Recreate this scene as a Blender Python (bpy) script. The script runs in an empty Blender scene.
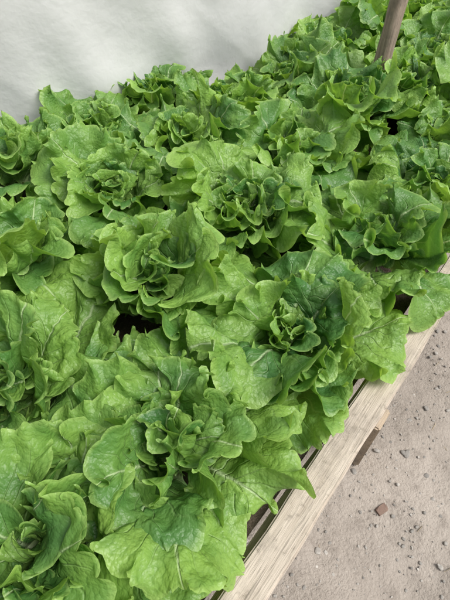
import bpy, math, numpy as np
from mathutils import Vector
R=math.radians
scene=bpy.context.scene
B=np.array([.626,.78]); B/=np.linalg.norm(B)      # along the bed
N=np.array([B[1],-B[0]])                           # outward (towards path)
def bp(s,p): 
    v=B*s+N*p; return float(v[0]),float(v[1])
BANG=math.atan2(B[1],B[0])

# ---------------------------------------------------------------- materials helpers
def newmat(name):
    m=bpy.data.materials.new(name); m.use_nodes=True
    nt=m.node_tree; nt.nodes.clear(); return m,nt
class G:
    def __init__(s,nt): s.nt=nt
    def n(s,t,**k):
        nd=s.nt.nodes.new(t)
        for a,b in k.items(): setattr(nd,a,b)
        return nd
    def l(s,a,b): s.nt.links.new(a,b)
    def val(s,sock,v):
        if hasattr(v,'links') or isinstance(v,bpy.types.NodeSocket): s.l(v,sock)
        else: sock.default_value=v
    def math(s,op,a,b=None,c=None,clamp=False):
        nd=s.n('ShaderNodeMath',operation=op,use_clamp=clamp)
        s.val(nd.inputs[0],a)
        if b is not None: s.val(nd.inputs[1],b)
        if c is not None: s.val(nd.inputs[2],c)
        return nd.outputs[0]
    def ss(s,v,a,b,o0=0.,o1=1.):
        nd=s.n('ShaderNodeMapRange',interpolation_type='SMOOTHSTEP')
        s.val(nd.inputs[0],v)
        for i,x in enumerate((a,b,o0,o1)): s.val(nd.inputs[i+1],x)
        return nd.outputs[0]
    def mix(s,f,a,b,mode='MIX'):
        nd=s.n('ShaderNodeMix',data_type='RGBA',blend_type=mode)
        s.val(nd.inputs[0],f)
        for k,v in ((6,a),(7,b)):
            if isinstance(v,tuple): nd.inputs[k].default_value=(*v,1)
            else: s.l(v,nd.inputs[k])
        return nd.outputs[2]
    def noise(s,vec,scale,detail=4,rough=.55,out=0):
        nd=s.n('ShaderNodeTexNoise'); s.l(vec,nd.inputs['Vector'])
        nd.inputs['Scale'].default_value=scale; nd.inputs['Detail'].default_value=detail
        nd.inputs['Roughness'].default_value=rough
        return nd.outputs[out]

# ---------------------------------------------------------------- leaf material
def leaf_material():
    m,nt=newmat('lettuce_leaf'); g=G(nt)
    out=g.n('ShaderNodeOutputMaterial')
    tc=g.n('ShaderNodeTexCoord'); obj=tc.outputs['Object']
    uv1=g.n('ShaderNodeUVMap',uv_map='xy').outputs[0]
    uv2=g.n('ShaderNodeUVMap',uv_map='ar').outputs[0]
    s1=g.n('ShaderNodeSeparateXYZ'); g.l(uv1,s1.inputs[0])
    s2=g.n('ShaderNodeSeparateXYZ'); g.l(uv2,s2.inputs[0])
    at=g.n('ShaderNodeAttribute',attribute_name='leafcol')
    sc=g.n('ShaderNodeSeparateColor'); g.l(at.outputs['Color'],sc.inputs[0])
    rnd,f,big=sc.outputs[0],sc.outputs[1],sc.outputs[2]; aw=at.outputs['Alpha']
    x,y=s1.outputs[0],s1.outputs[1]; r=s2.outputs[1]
    wid=g.math('MULTIPLY_ADD',x,-.075,.085)
    mid=g.math('SUBTRACT',1,g.ss(g.math('DIVIDE',g.math('ABSOLUTE',y),wid),.1,1.0))
    tri=g.math('PINGPONG',g.math('MULTIPLY',aw,8.0),.5)
    vw=g.math('MULTIPLY_ADD',r,-.08,.12)
    vein=g.math('SUBTRACT',1,g.ss(g.math('DIVIDE',tri,vw),.0,1.0))
    vein=g.math('MULTIPLY',vein,g.ss(r,1.0,.35))
    vo=g.n('ShaderNodeTexVoronoi',feature='F1'); g.l(obj,vo.inputs['Vector'])
    vo.inputs['Scale'].default_value=130
    bl=vo.outputs['Distance']
    fine=g.noise(obj,80,2,.6)
    h=g.math('MULTIPLY',g.math('MULTIPLY',bl,bl),-.42)
    h=g.math('ADD',h,g.math('MULTIPLY',fine,1.1))
    h=g.math('ADD',h,g.math('MULTIPLY',vein,-.6))
    h=g.math('ADD',h,g.math('MULTIPLY',mid,-.5))
    bump=g.n('ShaderNodeBump'); bump.inputs['Strength'].default_value=.8; bump.inputs['Distance'].default_value=.004
    g.l(h,bump.inputs['Height'])
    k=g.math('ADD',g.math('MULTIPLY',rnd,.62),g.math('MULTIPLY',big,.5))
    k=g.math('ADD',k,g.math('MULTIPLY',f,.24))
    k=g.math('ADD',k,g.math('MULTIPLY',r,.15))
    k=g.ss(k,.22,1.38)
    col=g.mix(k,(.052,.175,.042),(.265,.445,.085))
    col=g.mix(g.ss(bl,.4,.85,0,.18),col,(.06,.19,.035))
    col=g.mix(g.math('MULTIPLY',vein,.30),col,(.38,.57,.22))
    col=g.mix(g.math('MULTIPLY',mid,.75),col,(.52,.66,.36))
    col=g.mix(g.ss(x,.25,.02),col,(.55,.64,.38))
    col=g.mix(g.ss(r,.90,1.0,0,.45),col,(.42,.60,.18))
    p=g.n('ShaderNodeBsdfPrincipled'); g.l(col,p.inputs['Base Color'])
    p.inputs['Roughness'].default_value=.44; p.inputs['Specular IOR Level'].default_value=.5
    g.l(bump.outputs[0],p.inputs['Normal'])
    t=g.n('ShaderNodeBsdfTranslucent')
    tcol=g.mix(1.0,col,(1.35,1.35,.6),'MULTIPLY'); g.l(tcol,t.inputs['Color'])
    ms=g.n('ShaderNodeMixShader'); ms.inputs[0].default_value=.37
    g.l(p.outputs[0],ms.inputs[1]); g.l(t.outputs[0],ms.inputs[2]); g.l(ms.outputs[0],out.inputs[0])
    return m
LEAF=leaf_material()

# ---------------------------------------------------------------- lettuce geometry
def snoise(rng,X,Y,freq,n=9):
    o=np.zeros_like(X)
    for _ in range(n):
        th=rng.uniform(0,2*math.pi); fr=freq*rng.uniform(.6,1.5)
        o+=np.sin((X*math.cos(th)+Y*math.sin(th))*fr*2*math.pi+rng.uniform(0,6.28))
    return o/math.sqrt(n)
def sstep(x,a,b):
    t=np.clip((x-a)/(b-a),0,1); return t*t*(3-2*t)

def make_leaf(rng,L,W,e0,bend,cup,ruf,nr,na,f):
    a=np.linspace(-1,1,na)[None,:]; r=(np.linspace(0,1,nr)**.75)[:,None]
    th=a*math.pi*.94
    xo=L*(.55+.45*np.cos(th))
    nt=rng.uniform(13,19); ph=rng.uniform(0,6.28)
    q=a*nt+.9*np.sin(a*5+ph)+.3*np.sin(a*17+ph); saw=np.abs((q%1.0)-.35)/.65
    lob=1+.05*np.sin(a*rng.uniform(7,12)+ph)+.04*np.sin(a*rng.uniform(18,26)+2*ph)
    tooth=1-.125*saw*(.4+.6*np.sin(a*7+ph)**2)
    shape=.30+.70*sstep(xo/L,.02,.56)
    yo=W/2*np.sin(th)*shape*lob
    xs=xo*.60
    tm=(1+(tooth-1)*r**8)
    X=xs+(xo-xs)*r*tm
    X=X+(lob-1)*L*.3*r**3*np.cos(th).clip(0,1)
    Y=yo*r*tm
    d=np.zeros_like(X); tx=np.zeros_like(X); ty=np.zeros_like(X)
    for k in (rng.uniform(2.5,4.5),rng.uniform(5,7.5)):
        pp=rng.uniform(0,6.28); amp=.074*L*ruf*r**1.9
        d+=amp*np.sin(k*a*math.pi*.8+pp)
        s=amp*.35*np.cos(k*a*math.pi*.8+pp); tx+=-s*np.sin(th); ty+=s*np.cos(th)
    for k in (rng.uniform(8,11),rng.uniform(12,16)):
        pp=rng.uniform(0,6.28); env=.5+.5*np.sin(a*rng.uniform(3,6)+pp)
        amp=.050*L*ruf*r**3.6*env
        d+=amp*np.sin(k*a*math.pi+pp)
        s=amp*1.0*np.cos(k*a*math.pi+pp)
        tx+=-s*np.sin(th); ty+=s*np.cos(th)
    k=rng.uniform(19,26); amp=.028*L*ruf*r**7*(.4+.6*np.sin(a*6+ph)**2)
    d+=amp*np.sin(k*a*math.pi+ph); s=amp*.7*np.cos(k*a*math.pi+ph); tx+=-s*np.sin(th); ty+=s*np.cos(th)
    d+=rng.uniform(-.20,.10)*L*r**4*(.6+.4*np.sin(a*4+ph))
    d+=.0045*snoise(rng,X,Y,1/.065)*sstep(X/L,.1,.4)+.0016*snoise(rng,X,Y,1/.026)*sstep(X/L,.1,.4)
    d+=.026*L*snoise(rng,X,Y,1.2/L,5)*sstep(X/L,.15,.5)
    X=X+tx*.8; Yt=Y+ty*.8
    kap=cup/(W/2)
    if abs(kap)<1e-3: kap=1e-3
    Yc=np.sin(kap*Yt)/kap
    d=d+(1-np.cos(kap*Yt))/kap
    xx=np.linspace(-.2*L,1.3*L,160); tt=np.clip(xx/L,0,1.3)
    sc=rng.uniform(-.3,.3)
    e=e0-bend*tt**rng.uniform(1.2,2.4)+sc*np.sin(tt*5)
    dx=xx[1]-xx[0]
    cx=np.concatenate([[0],np.cumsum(np.cos(e[:-1])*dx)]); cz=np.concatenate([[0],np.cumsum(np.sin(e[:-1])*dx)])
    c0x=np.interp(0,xx,cx); c0z=np.interp(0,xx,cz)
    ex=np.interp(X,xx,e); px=np.interp(X,xx,cx)-c0x; pz=np.interp(X,xx,cz)-c0z
    tw=rng.uniform(-.7,.7)*(X/L)
    sway=rng.uniform(-.18,.18)*L*(X/L)**2
    Yf=Yc*np.cos(tw)-d*np.sin(tw); D=Yc*np.sin(tw)+d*np.cos(tw)
    PX=px-np.sin(ex)*D; PZ=pz+np.cos(ex)*D; PY=Yf+sway
    P=np.stack([PX,PY,PZ],-1).reshape(-1,3)
    uv1=np.stack([X/L,Y/(W/2)],-1).reshape(-1,2)
    uv2=np.stack([np.broadcast_to(a,X.shape),np.broadcast_to(r,X.shape)],-1).reshape(-1,2)
    big=(.5+.22*snoise(rng,X,Y,1/.09,6)).reshape(-1)
    aw=(a+.035*snoise(rng,X,Y,1/.08,5)*(r>0)+2.0).reshape(-1)
    idx=np.arange(nr*na).reshape(nr,na)
    F=np.stack([idx[:-1,:-1],idx[1:,:-1],idx[1:,1:],idx[:-1,1:]],-1).reshape(-1,4)
    return P,F,uv1,uv2,big,aw

def make_head(seed,size=1.0,nl=24,nr=20,na=120,open_=1.0,rand=1.0,extra=4):
    rng=np.random.default_rng(seed)
    Ps,Fs,U1,U2,C=[],[],[],[],[]; off=0
    ang=rng.uniform(0,6.28)
    for i in range(nl+extra):
        f=min(1,i/(nl-1)); 
        L=size*(.068+.205*f**.8)*rng.uniform(.82,1.16)
        W=L*rng.uniform(.90,1.28)
        e0=R(88-36*f**1.2*open_+rand*rng.uniform(-13,13))
        bend=R(-15+98*f**1.0*rng.uniform(.35,1.25)*(.5+.5*open_)+rand*rng.uniform(-20,20))
        if i>=nl:
            L=size*rng.uniform(.24,.30); W=L*rng.uniform(.9,1.15); e0=R(rng.uniform(22,46)); bend=R(rng.uniform(15,80))
        if rng.random()<.22 and f<.85: bend*=.2
        cup=(.9-.7*f)+rng.uniform(-.35,.45)
        ruf=(1.85-.75*f)*rng.uniform(.8,1.35)
        k=.65 if f<.3 else 1
        P,F,u1,u2,big,aw=make_leaf(rng,L,W,e0,bend,cup,ruf,int(nr*k),int(na*k),f)
        P=P.copy(); P[:,0]+=.008+.03*f; P[:,2]+=.05*(1-f)+.03
        ro=rng.uniform(-.3,.3)*(.4+.6*f)
        y,z=P[:,1].copy(),P[:,2].copy()
        P[:,1]=y*math.cos(ro)-z*math.sin(ro)*.5; P[:,2]=z+y*math.sin(ro)
        ca,sa=math.cos(ang),math.sin(ang)
        Q=np.stack([P[:,0]*ca-P[:,1]*sa,P[:,0]*sa+P[:,1]*ca,P[:,2]],-1)
        Ps.append(Q);Fs.append(F+off);U1.append(u1);U2.append(u2)
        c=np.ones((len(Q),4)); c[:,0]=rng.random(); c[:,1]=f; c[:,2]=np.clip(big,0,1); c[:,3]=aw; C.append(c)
        off+=len(Q); ang+=2.39996+rand*rng.uniform(-.5,.5)
    P=np.concatenate(Ps);F=np.concatenate(Fs);U1=np.concatenate(U1);U2=np.concatenate(U2);C=np.concatenate(C)
    lo=.006+.01*np.abs(np.sin(P[:,0]*60))
    P[:,2]=np.where(P[:,2]<lo,lo+.1*(P[:,2]-lo).clip(-.05,0),P[:,2])
    me=bpy.data.meshes.new('lettuce_mesh')
    me.vertices.add(len(P)); me.vertices.foreach_set('co',P.astype(np.float32).ravel())
    me.loops.add(F.size); me.loops.foreach_set('vertex_index',F.astype(np.int32).ravel())
    me.polygons.add(len(F)); me.polygons.foreach_set('loop_start',(np.arange(len(F))*4).astype(np.int32))
    me.update(calc_edges=True)
    me.polygons.foreach_set('use_smooth',np.ones(len(F),bool))
    fl=F.ravel()
    for nm,U in (('xy',U1),('ar',U2)):
        l=me.uv_layers.new(name=nm); l.data.foreach_set('uv',U[fl].astype(np.float32).ravel())
    ca=me.color_attributes.new('leafcol','FLOAT_COLOR','POINT'); ca.data.foreach_set('color',C.astype(np.float32).ravel())
    me.materials.append(LEAF); me.update()
    return me

def add(name,me,loc=(0,0,0),rot=(0,0,0),scale=(1,1,1),parent=None):
    o=bpy.data.objects.new(name,me); scene.collection.objects.link(o)
    o.location=loc; o.rotation_euler=rot; o.scale=scale
    if parent: o.parent=parent
    return o

SOIL=.215
TARP=[(-2.6,.28),(-1.6,1.02),(-.8,1.56),(-.14,2.00),(.8,2.74),(2.0,3.9),(3.6,5.6)]
def tarp_dist(x,y):
    best=9;
    for (x0,y0),(x1,y1) in zip(TARP[:-1],TARP[1:]):
        dx,dy=x1-x0,y1-y0; t=max(0,min(1,((x-x0)*dx+(y-y0)*dy)/(dx*dx+dy*dy)))
        qx,qy=x-(x0+t*dx),y-(y0+t*dy); dd=math.hypot(qx,qy)
        if dd<abs(best): best=dd*(1 if (dx*qy-dy*qx)<0 else -1)
    return best
near=[(-.07,-.37,1),(.225,-.305,1),(.575,-.25,.95),(.985,-.265,1),(.09,-.66,.85),(.49,-.64,.55),(.87,-.62,1),(.30,-.98,.9),(.68,-.99,.8),(1.03,-1.00,.9),
      (-.28,-.68,1),(-.10,-1.0,1)]
far=[]
rng=np.random.default_rng(5)
for p in (-.27,-.64,-1.0,-1.36,-1.7):
    s0={-.27:1.33,-.64:1.21,-1.0:1.36,-1.36:-.5,-1.7:-.3}[p]
    s=s0
    while s<4.7:
        far.append((s+rng.uniform(-.03,.03),p+rng.uniform(-.03,.03))); s+=.345
for p in (-.33,-1.02): far.append((-.43,p))
for i,(s,p,op) in enumerate(near):
    me=make_head(900+i,size=rng.uniform(.97,1.05),nl=20,nr=24,na=190,open_=op,extra=5)
    x,y=bp(s,p)
    add('lettuce',me,(x,y,SOIL),(rng.uniform(-.1,.1),rng.uniform(-.1,.1),0))
variants=[make_head(700+i,size=1.0,nl=19,nr=16,na=120,open_=[1,.8,.65,.95,.9,.75,1,.85,.7][i]) for i in range(9)]
for i,(s,p) in enumerate(far):
    x,y=bp(s,p)
    if tarp_dist(x,y)<.03: continue
    k=rng.uniform(.92,1.1)
    add('lettuce',variants[i%9],(x,y,SOIL),(rng.uniform(-.14,.14),rng.uniform(-.14,.14),rng.uniform(0,6.28)),(k,k,k*rng.uniform(.88,1.02)))

# ---------------------------------------------------------------- wood
def wood_mat(name,c1,c2,c3,sc=1.0,axis='X'):
    m,nt=newmat(name); g=G(nt); out=g.n('ShaderNodeOutputMaterial')
    obj=g.n('ShaderNodeTexCoord').outputs['Object']
    mp=g.n('ShaderNodeMapping'); g.l(obj,mp.inputs[0])
    mp.inputs['Scale'].default_value={'X':(1.2,26,26),'Z':(26,26,1.6)}[axis]
    grain=g.noise(mp.outputs[0],4*sc,4,.65)
    mp2=g.n('ShaderNodeMapping'); g.l(obj,mp2.inputs[0]); mp2.inputs['Scale'].default_value={'X':(4,120,120),'Z':(120,120,4)}[axis]
    fib=g.noise(mp2.outputs[0],3,3,.7)
    st=g.noise(obj,9,5,.65)
    dirt=g.noise(obj,38,5,.7)
    col=g.mix(g.ss(grain,.3,.7),c1,c2)
    col=g.mix(g.ss(st,.45,.70,0,.9),col,c3)
    col=g.mix(g.ss(dirt,.54,.70,0,.65),col,(.19,.16,.125))
    col=g.mix(g.ss(fib,.54,.70,0,.55),col,(.09,.075,.06))
    p=g.n('ShaderNodeBsdfPrincipled'); g.l(col,p.inputs['Base Color']); p.inputs['Roughness'].default_value=.85
    b=g.n('ShaderNodeBump'); b.inputs['Strength'].default_value=.7; b.inputs['Distance'].default_value=.003
    g.l(g.math('ADD',grain,g.math('MULTIPLY',fib,.8)),b.inputs['Height']); g.l(b.outputs[0],p.inputs['Normal'])
    g.l(p.outputs[0],out.inputs[0]); return m
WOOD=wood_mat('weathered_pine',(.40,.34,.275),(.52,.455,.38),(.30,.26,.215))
WOODD=wood_mat('pine_brown',(.36,.285,.205),(.48,.395,.295),(.28,.23,.18))  # browner, slightly darker pine than the rail, for boards and legs
POST=wood_mat('post_wood',(.20,.15,.115),(.36,.285,.225),(.14,.11,.09),axis='Z')

import bmesh
def plank(name,lx,ly,lz,loc,mat,parent=None,rz=BANG,seed=0,segs=60,wob=.0025):
    rg=np.random.default_rng(seed)
    bm=bmesh.new(); bmesh.ops.create_cube(bm,size=1)
    for v in bm.verts: v.co.x*=lx; v.co.y*=ly; v.co.z*=lz
    ed=[e for e in bm.edges if abs((e.verts[0].co-e.verts[1].co).normalized().x)>.9]
    if segs: bmesh.ops.subdivide_edges(bm,edges=ed,cuts=segs)
    ee=[e for e in bm.edges if e.calc_face_angle(0)>.5]
    bmesh.ops.bevel(bm,geom=ee,offset=.004,segments=2,affect='EDGES')
    phs=rg.uniform(0,6.28,6)
    for v in bm.verts:
        x=v.co.x
        v.co.y+=wob*(math.sin(x*3+phs[0])+.5*math.sin(x*11+phs[1])+.25*math.sin(x*37+phs[2]+v.co.z*20))
        v.co.z+=wob*.8*(math.sin(x*4+phs[3])+.4*math.sin(x*17+phs[4]+v.co.y*12))
    me=bpy.data.meshes.new(name); bm.to_mesh(me); bm.free()
    me.materials.append(mat)
    return add(name,me,loc,(0,0,rz),parent=parent)
bed=bpy.data.objects.new('raised_garden_bed',None); scene.collection.objects.link(bed)
S0,S1=-.9,4.9; SM=(S0+S1)/2; SL=S1-S0
TOP=.27
x,y=bp(SM,-.047); plank('top_rail',SL,.068,.036,(x,y,TOP-.018),WOOD,bed,seed=1,wob=.0038,segs=160)
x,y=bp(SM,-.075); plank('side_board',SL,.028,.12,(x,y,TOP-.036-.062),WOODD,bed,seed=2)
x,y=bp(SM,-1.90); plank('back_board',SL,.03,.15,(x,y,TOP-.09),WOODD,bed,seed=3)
for s,nm in ((S0+.02,'end_board_a'),(S1-.02,'end_board_b')):
    x,y=bp(s,-.99); plank(nm,1.76,.03,.12,(x,y,TOP-.098),WOODD,bed,rz=BANG+math.pi/2,seed=4)
i=0
for s in (-.62,.585,2.0,3.4,4.7):
    for p in (-.029,-1.94):
        x,y=bp(s,p); i+=1
        plank('leg_%d'%i,.062,.060,.228,(x,y,.113),WOODD,bed,seed=10+i,segs=3,wob=.001)
x,y=bp(SM,-.99); plank('bottom_board',SL-.1,1.74,.02,(x,y,.12),WOODD,bed,seed=7)
def grid_mesh(name,x0,x1,y0,y1,nx,ny,hf,mat):
    X,Y=np.meshgrid(np.linspace(x0,x1,nx),np.linspace(y0,y1,ny)); Z=hf(X,Y)
    P=np.stack([X,Y,Z],-1).reshape(-1,3); idx=np.arange(nx*ny).reshape(ny,nx)
    F=np.stack([idx[:-1,:-1],idx[:-1,1:],idx[1:,1:],idx[1:,:-1]],-1).reshape(-1,4)
    me=bpy.data.meshes.new(name); me.from_pydata(P.tolist(),[],F.tolist())
    me.polygons.foreach_set('use_smooth',np.ones(len(F),bool)); me.materials.append(mat); return me
def soil_mat(name,c1,c2,c3,scale,bd,bs=.8):
    m,nt=newmat(name); g=G(nt); out=g.n('ShaderNodeOutputMaterial')
    obj=g.n('ShaderNodeTexCoord').outputs['Object']
    a=g.noise(obj,2.2*scale,6,.62); b=g.noise(obj,22*scale,5,.7); c=g.noise(obj,150*scale,3,.7)
    col=g.mix(g.ss(a,.35,.65),c1,c2); col=g.mix(g.ss(b,.48,.72,0,.8),col,c3)
    col=g.mix(g.ss(c,.55,.75,0,.4),col,(.10,.085,.07)); col=g.mix(g.ss(c,.42,.25,0,.4),col,(.5,.46,.41))
    p=g.n('ShaderNodeBsdfPrincipled'); g.l(col,p.inputs['Base Color']); p.inputs['Roughness'].default_value=.95; p.inputs['Specular IOR Level'].default_value=.2
    bm=g.n('ShaderNodeBump'); bm.inputs['Strength'].default_value=bs; bm.inputs['Distance'].default_value=bd
    g.l(g.math('ADD',b,g.math('MULTIPLY',c,.45)),bm.inputs['Height']); g.l(bm.outputs[0],p.inputs['Normal'])
    g.l(p.outputs[0],out.inputs[0]); return m
SOILM=soil_mat('bed_soil_mat',(.10,.075,.055),(.16,.125,.095),(.065,.05,.038),1.5,.02)
GROUND=soil_mat('dry_earth',(.300,.265,.230),(.385,.342,.300),(.235,.205,.176),1.0,.010,.85)
rg=np.random.default_rng(9)
me=grid_mesh('bed_soil',-SL/2+.03,SL/2-.03,-.89,.89,240,90,lambda X,Y:.006*snoise(rg,X,Y,6)+.004*snoise(rg,X,Y,18),SOILM)
x,y=bp(SM,-.99); add('soil',me,(x,y,SOIL-.005),(0,0,BANG),parent=bed)
def axis(n1,lim,big):
    a=np.linspace(-lim,lim,n1); o=lim*np.geomspace(1.15,big/lim,22); return np.concatenate([-o[::-1],a,o])
ax=axis(260,3.0,1500); ay=ax+1.0
X,Y=np.meshgrid(ax,ay); fade=np.exp(-(np.maximum(0,np.hypot(X,Y-1)-3)/2)**2)
Z=fade*(.007*snoise(rg,X,Y,1.6)+.0045*snoise(rg,X,Y,5)+.0022*snoise(rg,X,Y,14,14))
P=np.stack([X,Y,Z],-1).reshape(-1,3); nn=len(ax); idx=np.arange(nn*nn).reshape(nn,nn)
F=np.stack([idx[:-1,:-1],idx[:-1,1:],idx[1:,1:],idx[1:,:-1]],-1).reshape(-1,4)
me=bpy.data.meshes.new('ground'); me.from_pydata(P.tolist(),[],F.tolist()); me.polygons.foreach_set('use_smooth',np.ones(len(F),bool))
me.materials.append(GROUND); add('ground',me)
def gz(x,y):
    i=int(np.clip(np.searchsorted(ax,x),1,nn-1)); j=int(np.clip(np.searchsorted(ay,y),1,nn-1)); return float(Z[j,i])
def stone_mat():
    m,nt=newmat('gravel_stone'); g=G(nt); out=g.n('ShaderNodeOutputMaterial')
    at=g.n('ShaderNodeAttribute',attribute_name='sc'); obj=g.n('ShaderNodeTexCoord').outputs['Object']
    col=g.mix(g.ss(g.noise(obj,160,3),.3,.75,0,.5),at.outputs['Color'],(.12,.11,.10))
    p=g.n('ShaderNodeBsdfPrincipled'); g.l(col,p.inputs['Base Color']); p.inputs['Roughness'].default_value=.85
    g.l(p.outputs[0],out.inputs[0]); return m
SM_=stone_mat()
def stones(name,items):
    bm=bmesh.new(); bmesh.ops.create_icosphere(bm,subdivisions=2,radius=1)
    V=np.array([v.co[:] for v in bm.verts]); Fc=np.array([[v.index for v in f.verts] for f in bm.faces]); bm.free()
    Ps=[];Fs=[];Cs=[];o=0
    for (x,y,z,sx,sy,sz,c,ang) in items:
        P=V*(1+.28*np.stack([snoise(rg,V[:,0]+V[:,2],V[:,1]-V[:,2],.35,5)]*3,-1)*.5)
        P=np.clip(P,-.82,.82)*np.array([sx,sy,sz])
        ca,sa=math.cos(ang),math.sin(ang)
        P=np.stack([P[:,0]*ca-P[:,1]*sa+x,P[:,0]*sa+P[:,1]*ca+y,P[:,2]+z],-1)
        Ps.append(P);Fs.append(Fc+o);o+=len(P); cc=np.ones((len(P),4)); cc[:,:3]=c; Cs.append(cc)
    P=np.concatenate(Ps);F=np.concatenate(Fs);C=np.concatenate(Cs)
    me=bpy.data.meshes.new(name); me.from_pydata(P.tolist(),[],F.tolist())
    ca=me.color_attributes.new('sc','FLOAT_COLOR','POINT'); ca.data.foreach_set('color',C.astype(np.float32).ravel())
    me.materials.append(SM_); return add(name,me)
it=[]
for k in range(9500):
    s=rg.uniform(-.6,3.2); p=rg.uniform(-.12,1.0) if k%5 else rg.uniform(1,2.2)
    x,y=bp(s,p); r0=.0014+.0015*rg.exponential(1.0)
    if k%65==0: r0=rg.uniform(.006,.011)
    r0=min(r0,.011)
    g0=rg.choice([.28,.36,.42,.22]); c=np.array([1.06,1.0,.91])*g0*rg.uniform(.8,1.2)
    it.append((x,y,gz(x,y)+r0*.15,r0*rg.uniform(.8,1.5),r0*rg.uniform(.7,1.1),r0*.65,c,rg.uniform(0,6.28)))
for k in range(160):
    s=rg.uniform(-.5,2.5); p=rg.uniform(0,1.0); x,y=bp(s,p)
    it.append((x,y,gz(x,y)+.001,rg.uniform(.008,.022),.0009,.0008,np.array([.42,.34,.22])*rg.uniform(.5,1.2),rg.uniform(0,6.28)))
stones('gravel',it)
bm=bmesh.new(); bmesh.ops.create_icosphere(bm,subdivisions=3,radius=1)
for v in bm.verts:
    c=v.co; c.x=max(-.7,min(.75,c.x+.1*c.y)); c.y=max(-.6,min(.65,c.y+.15*math.sin(c.x*3))); c.z=max(-.6,min(.6,c.z+.12*math.sin(c.x*5)))
    c.x*=.022; c.y*=.015; c.z*=.010
me=bpy.data.meshes.new('brick_fragment'); bm.to_mesh(me); bm.free()
me.materials.append(soil_mat('brick_chip',(.22,.15,.12),(.27,.19,.15),(.2,.16,.13),6,.004))
CHIP=(.39,.325)
add('brick_fragment',me,(*CHIP,gz(*CHIP)+.001),(0,.1,.5))

# ---------------------------------------------------------------- post
def post():
    nseg=60; na=20; H=2.3; P=[];F=[]
    for i in range(nseg+1):
        z=H*i/nseg; bx=.010*math.sin(z*2.2); by=.006*math.cos(z*1.7)
        for j in range(na):
            t=2*math.pi*j/na
            sq=1/ (abs(math.cos(t))**2.6+abs(math.sin(t))**2.6)**(1/2.6)
            r=.030*sq*(1+.04*math.sin(3*t+z*5)+.035*math.sin(z*23+2*t)+.03*math.sin(z*51+t)); r*=1-.04*z
            P.append((bx+r*math.cos(t),by+r*math.sin(t),z))
    for i in range(nseg):
        for j in range(na):
            F.append((i*na+j,i*na+(j+1)%na,(i+1)*na+(j+1)%na,(i+1)*na+j))
    F.append(tuple(nseg*na+j for j in range(na))); 
    me=bpy.data.meshes.new('wooden_post'); me.from_pydata(P,[],F); me.materials.append(POST)
    me.polygons.foreach_set('use_smooth',np.ones(len(F),bool)); return me
add('wooden_post',post(),(.615,1.86,0),(0,0,.5))

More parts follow.
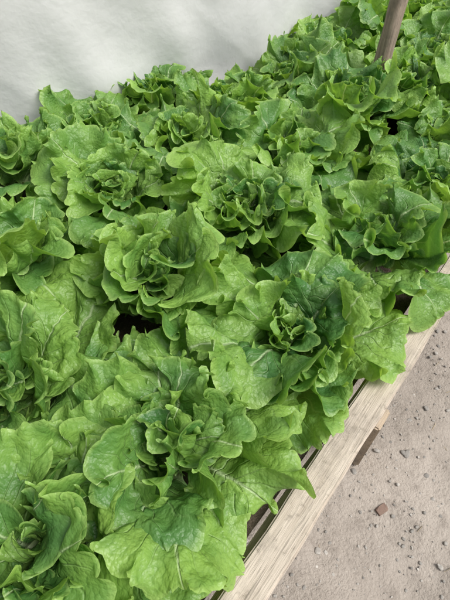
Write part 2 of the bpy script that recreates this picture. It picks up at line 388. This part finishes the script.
# ---------------------------------------------------------------- shade sheet
def sheet():
    m,nt=newmat('white_sheet'); g=G(nt); out=g.n('ShaderNodeOutputMaterial')
    obj=g.n('ShaderNodeTexCoord').outputs['Object']
    col=g.mix(g.ss(g.noise(obj,1.3,4),.3,.7),(.71,.72,.71),(.81,.82,.81))
    col=g.mix(g.ss(g.noise(obj,9,5,.7),.55,.8,0,.25),col,(.58,.58,.54))
    p=g.n('ShaderNodeBsdfPrincipled'); g.l(col,p.inputs['Base Color']); p.inputs['Roughness'].default_value=.36
    b=g.n('ShaderNodeBump'); b.inputs['Strength'].default_value=.5; b.inputs['Distance'].default_value=.014
    g.l(g.noise(obj,9,4,.55),b.inputs['Height']); g.l(b.outputs[0],p.inputs['Normal'])
    t=g.n('ShaderNodeBsdfTranslucent'); g.l(col,t.inputs['Color'])
    ms=g.n('ShaderNodeMixShader'); ms.inputs[0].default_value=.35
    g.l(p.outputs[0],ms.inputs[1]); g.l(t.outputs[0],ms.inputs[2]); g.l(ms.outputs[0],out.inputs[0])
    T=np.array(TARP); seg=np.hypot(*np.diff(T,axis=0).T); cum=np.concatenate([[0],np.cumsum(seg)])
    ns,nz=520,140
    S=np.linspace(0,cum[-1],ns)[None,:]; V=np.linspace(0,1,nz)[:,None]
    bx=np.interp(S[0],cum,T[:,0]); by=np.interp(S[0],cum,T[:,1])
    ker=np.ones(31)/31
    bx=np.convolve(np.pad(bx,15,'edge'),ker,'valid'); by=np.convolve(np.pad(by,15,'edge'),ker,'valid')
    nx,ny=.60,-.80
    z0=.23+.01*np.sin(S*2.1)
    Zz=z0+(2.0-z0)*V
    lean=.12*V**1.3
    u=S+1.1*V
    def ridge(x): return 1-np.abs(np.sin(x))**.7
    fold=.042*np.sin(u*2.6+.6*np.sin(V*4))+.024*np.sin(u*6.5+1.2*np.sin(S*1.3))*(.5+.5*np.sin(S*1.7+V*3))+.009*np.sin(u*15+2*np.sin(S*2.1))*(.5+.5*np.sin(S*2.9-V*4))
    fold=fold+.024*ridge((S-.8*V)*2.3+.7)*(.4+.6*np.sin(V*3+S)**2)+.014*ridge((S+1.9*V)*3.7)
    fold=fold+.014*snoise(rg,S+0*V,V*1.6+.35*S,.9,8)+.005*snoise(rg,S+0*V,V*1.6+.35*S,3.2,8)
    off=lean+fold
    P=np.stack([bx[None,:]+nx*off,by[None,:]+ny*off,Zz+0*S],-1).reshape(-1,3)
    idx=np.arange(ns*nz).reshape(nz,ns)
    F=np.stack([idx[:-1,:-1],idx[:-1,1:],idx[1:,1:],idx[1:,:-1]],-1).reshape(-1,4)
    me=bpy.data.meshes.new('plastic_sheet'); me.from_pydata(P.tolist(),[],F.tolist())
    me.polygons.foreach_set('use_smooth',np.ones(len(F),bool)); me.materials.append(m); add('plastic_sheet',me)
sheet()

# ---------------------------------------------------------------- light
w=bpy.data.worlds.new('World'); scene.world=w; w.use_nodes=True; nt=w.node_tree
sky=nt.nodes.new('ShaderNodeTexSky'); sky.sky_type='NISHITA'; sky.sun_disc=False
EL,AZ=R(54),R(112)
sky.sun_elevation=EL; sky.sun_rotation=AZ; sky.dust_density=4
hs=nt.nodes.new('ShaderNodeHueSaturation'); hs.inputs['Saturation'].default_value=.3
nt.links.new(sky.outputs[0],hs.inputs['Color']); nt.links.new(hs.outputs[0],nt.nodes['Background'].inputs[0])
nt.nodes['Background'].inputs[1].default_value=.15
L=bpy.data.lights.new('sun','SUN'); L.energy=3.7; L.angle=R(30); L.color=(1,.97,.92)
so=bpy.data.objects.new('sun',L); scene.collection.objects.link(so)
d=Vector((math.sin(AZ)*math.cos(EL),math.cos(AZ)*math.cos(EL),math.sin(EL)))
so.rotation_euler=d.to_track_quat('Z','Y').to_euler()
# ---------------------------------------------------------------- camera
cd=bpy.data.cameras.new('camera'); cam=bpy.data.objects.new('camera',cd); scene.collection.objects.link(cam)
cam.location=(0,0,1.2); cam.rotation_euler=(R(40),0,0)
cd.sensor_fit='VERTICAL'; cd.sensor_height=24; cd.lens=12/math.tan(R(33.5)); cd.clip_start=.02; cd.clip_end=5000
scene.camera=cam
scene.view_settings.view_transform='Standard'; scene.view_settings.look='None'; scene.view_settings.exposure=0
